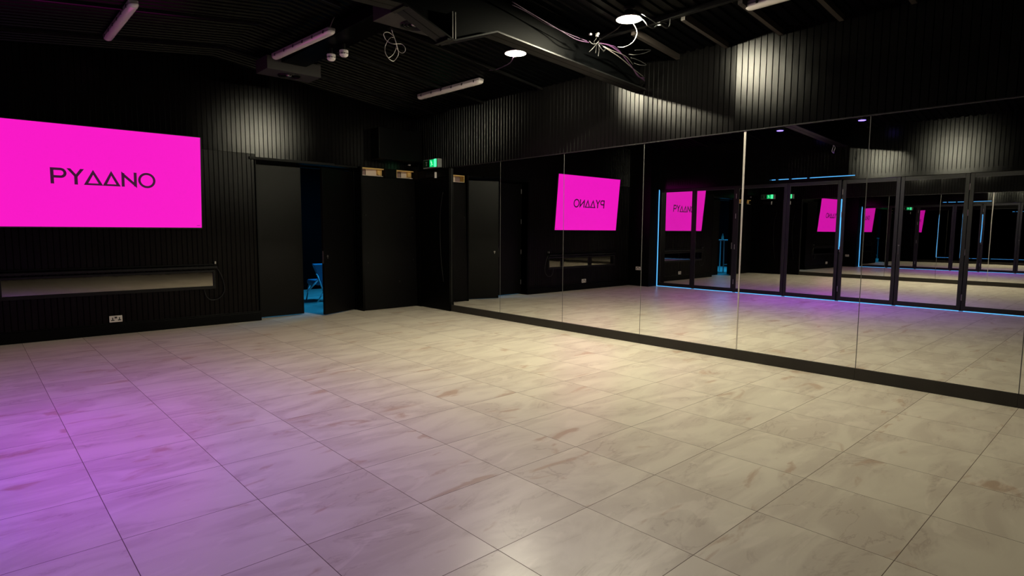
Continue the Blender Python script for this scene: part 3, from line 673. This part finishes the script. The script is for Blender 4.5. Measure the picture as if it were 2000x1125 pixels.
# lamp and tube flexes
cable('purple_cable', [pix(955, 137, z=3.50), pix(968, 136, z=3.50), pix(983, 130, z=3.47), pix(996, 123, z=3.44), pix(1003, 112, z=3.40)], 0.006, M_CABP, 'purple flex from the cream tube light to the farther lit lamp')
cable('white_flex', [pix(941, 143, y=6.56), pix(947, 141, y=6.53), pix(951, 137, y=6.5)], 0.006, M_CABW, 'short white flex at the end of the cream tube light')
cable('white_flex', [pix(645, 52, z=3.60), pix(649, 42, z=3.62), pix(653, 33, z=3.66)], 0.006, M_CABG, 'short grey flex at the end of the pinkish tube light')
cable('purple_cable', [pix(768, 176, y=8.3), pix(776, 182, y=8.3), pix(786, 186, y=8.3), pix(791, 183, y=8.3)], 0.006, M_CABP, 'short purple cable loop hanging before the corner of the ceiling')
# cable by the window strip
cable('black_cable', [(2.68, D-0.03, 0.84), (2.74, D-0.03, 0.72), (2.77, D-0.03, 0.60), (2.77, D-0.03, 0.48), (2.70, D-0.03, 0.39), (2.60, D-0.03, 0.37), (2.53, D-0.03, 0.42), (2.50, D-0.03, 0.53)], 0.006, M_CABK, 'black cable looping round the right end of the low window strip')

# ------------------------------------------------------------------ low window strip and shelf
wn = empty('window_1', (1.46, D, 0.55)); struct(wn, 'long low dark window strip under the screen')
x0, x1, z0, z1 = -1.20, 1.20, -0.02, 0.255
fr = MB(); fr.box(x0, x1, -0.030, 0.0, z0, z0+0.045); fr.box(x0, x1, -0.030, 0.0, z1-0.03, z1); fr.box(x0, x0+0.03, -0.030, 0.0, z0+0.045, z1-0.03); fr.box(x1-0.03, x1, -0.030, 0.0, z0+0.045, z1-0.03)
bevel(fr.build('window_frame', M_STEEL, wn), 0.003)
g = MB(); g.box(x0+0.028, x1-0.028, -0.012, -0.006, z0+0.043, z1-0.028); g.build('window_glass', M_WINGLASS, wn)
sh = empty('wall_shelf', (1.46, D, 0.83)); tag(sh, 'long thin black rail shelf above the low window strip', 'shelf')
s_ = MB(); s_.box(-1.22, 1.22, -0.085, 0.0, 0.0, 0.028); bevel(s_.build('board', M_STEEL, sh), 0.003)
s_ = MB(); s_.box(-1.22, 1.22, -0.03, 0.0, 0.045, 0.062); bevel(s_.build('rail', M_BLACK, sh), 0.003)
s_ = MB(); s_.box(1.19, 1.21, -0.05, 0.0, 0.062, 0.10); s_.build('end_bracket', M_CHROME, sh)

# socket
def socket(label, x, z):
    e = empty('wall_socket', (x, D-0.008 if x is not None else 0, z)); tag(e, label, 'socket')
    b = MB(); b.box(-0.073, 0.073, -0.010, 0.006, -0.043, 0.043); bevel(b.build('plate', M_SOCKET, e), 0.004)
    for cx in (-0.036, 0.040):
        b = MB(); b.box(cx-0.0055, cx+0.0055, -0.0115, -0.010, -0.004, 0.020); b.box(cx-0.019, cx-0.006, -0.0115, -0.010, -0.022, -0.010); b.box(cx+0.006, cx+0.019, -0.0115, -0.010, -0.022, -0.010); b.box(cx-0.006, cx+0.006, -0.0115, -0.010, -0.022, -0.004)
        b.build('socket_holes', M_HOLE, e)
    b = MB(); b.box(-0.014, 0.014, -0.014, -0.010, 0.008, 0.030); b.build('switch', M_HOLE, e)
    return e
s1 = socket('double wall socket low on the screen wall below the window strip', 1.415, 0.205)
s2 = copy_tree(s1); s2.location = (-0.352, 8.98, 0.45); s2.rotation_euler = (0, 0, math.pi/2); tag(s2, 'double wall socket on the boxed corner, seen only in the mirror', 'socket')

# ------------------------------------------------------------------ the big screen
tilt = math.radians(5.0)
TV = empty('wall_screen', (1.39, 9.235, 1.41)); tag(TV, 'large magenta wall screen showing a dark name, tilted forward', 'screen')
TV.rotation_euler = (tilt, 0, 0)
b = MB(); b.box(-1.122, 1.122, 0.0, 0.035, -0.012, 1.262); bevel(b.build('case', M_BLACKPL, TV), 0.004)
b = MB(); b.box(-1.108, 1.108, -0.002, 0.0, 0.004, 1.250); b.build('display', M_TVSCREEN, TV)
U = 1.12/1155; X0 = -0.572; ZC = 0.628
def lt(x, y): return (X0 + (x-195)*U, ZC + (100-y)*U)     # y down, 0..200
b = MB()
def lp_(pts): b.prism([lt(*q) for q in pts], 0, 1, -0.0035, -0.002)
def ring(cx, cy, ro, ri, a0=0, a1=360, n=40, sx=1.0):
    for k in range(n):
        t0 = math.radians(a0+(a1-a0)*k/n); t1 = math.radians(a0+(a1-a0)*(k+1)/n)
        lp_([(cx+ro*math.cos(t0)*sx, cy+ro*math.sin(t0)), (cx+ro*math.cos(t1)*sx, cy+ro*math.sin(t1)), (cx+ri*math.cos(t1)*sx, cy+ri*math.sin(t1)), (cx+ri*math.cos(t0)*sx, cy+ri*math.sin(t0))])
# P
lp_([(195, 0), (230, 0), (230, 200), (195, 200)]); lp_([(230, 0), (298, 0), (298, 31), (230, 31)]); lp_([(230, 95), (298, 95), (298, 126), (230, 126)])
ring(298, 63, 63, 32, -90, 90, 20)
# Y
lp_([(362, 0), (402, 0), (470, 88), (450, 112)]); lp_([(505, 0), (545, 0), (466, 112), (446, 88)]); lp_([(438, 88), (474, 88), (474, 200), (438, 200)])
# two triangles
for ax, bl_, br in ((640, 536, 744), (838, 740, 940)):
    o_ = [(ax, 2), (br, 200), (bl_, 200)]; i_ = [(ax, 64), (br-48, 176), (bl_+48, 176)]
    for k in range(3): lp_([o_[k], o_[(k+1) % 3], i_[(k+1) % 3], i_[k]])
# N
lp_([(952, 20), (986, 20), (986, 200), (952, 200)]); lp_([(952, 0), (1128, 168), (1128, 212), (952, 44)]); lp_([(1094, 6), (1128, 6), (1128, 190), (1094, 190)])
ring(1247, 103, 103, 74)
b.build('name_lettering', M_TVLOGO, TV)
b = MB()
for k in range(5): b.box(1.045+k*0.009, 1.051+k*0.009, -0.003, -0.002, 0.030, 0.036 + 0.003*(k % 2))
b.build('small_mark', M_TVLOGO, TV)
b = MB(); b.box(-0.25, 0.25, 0.035, 0.050, 0.10, 0.30); b.build('wall_mount', M_BLACKPL, TV)
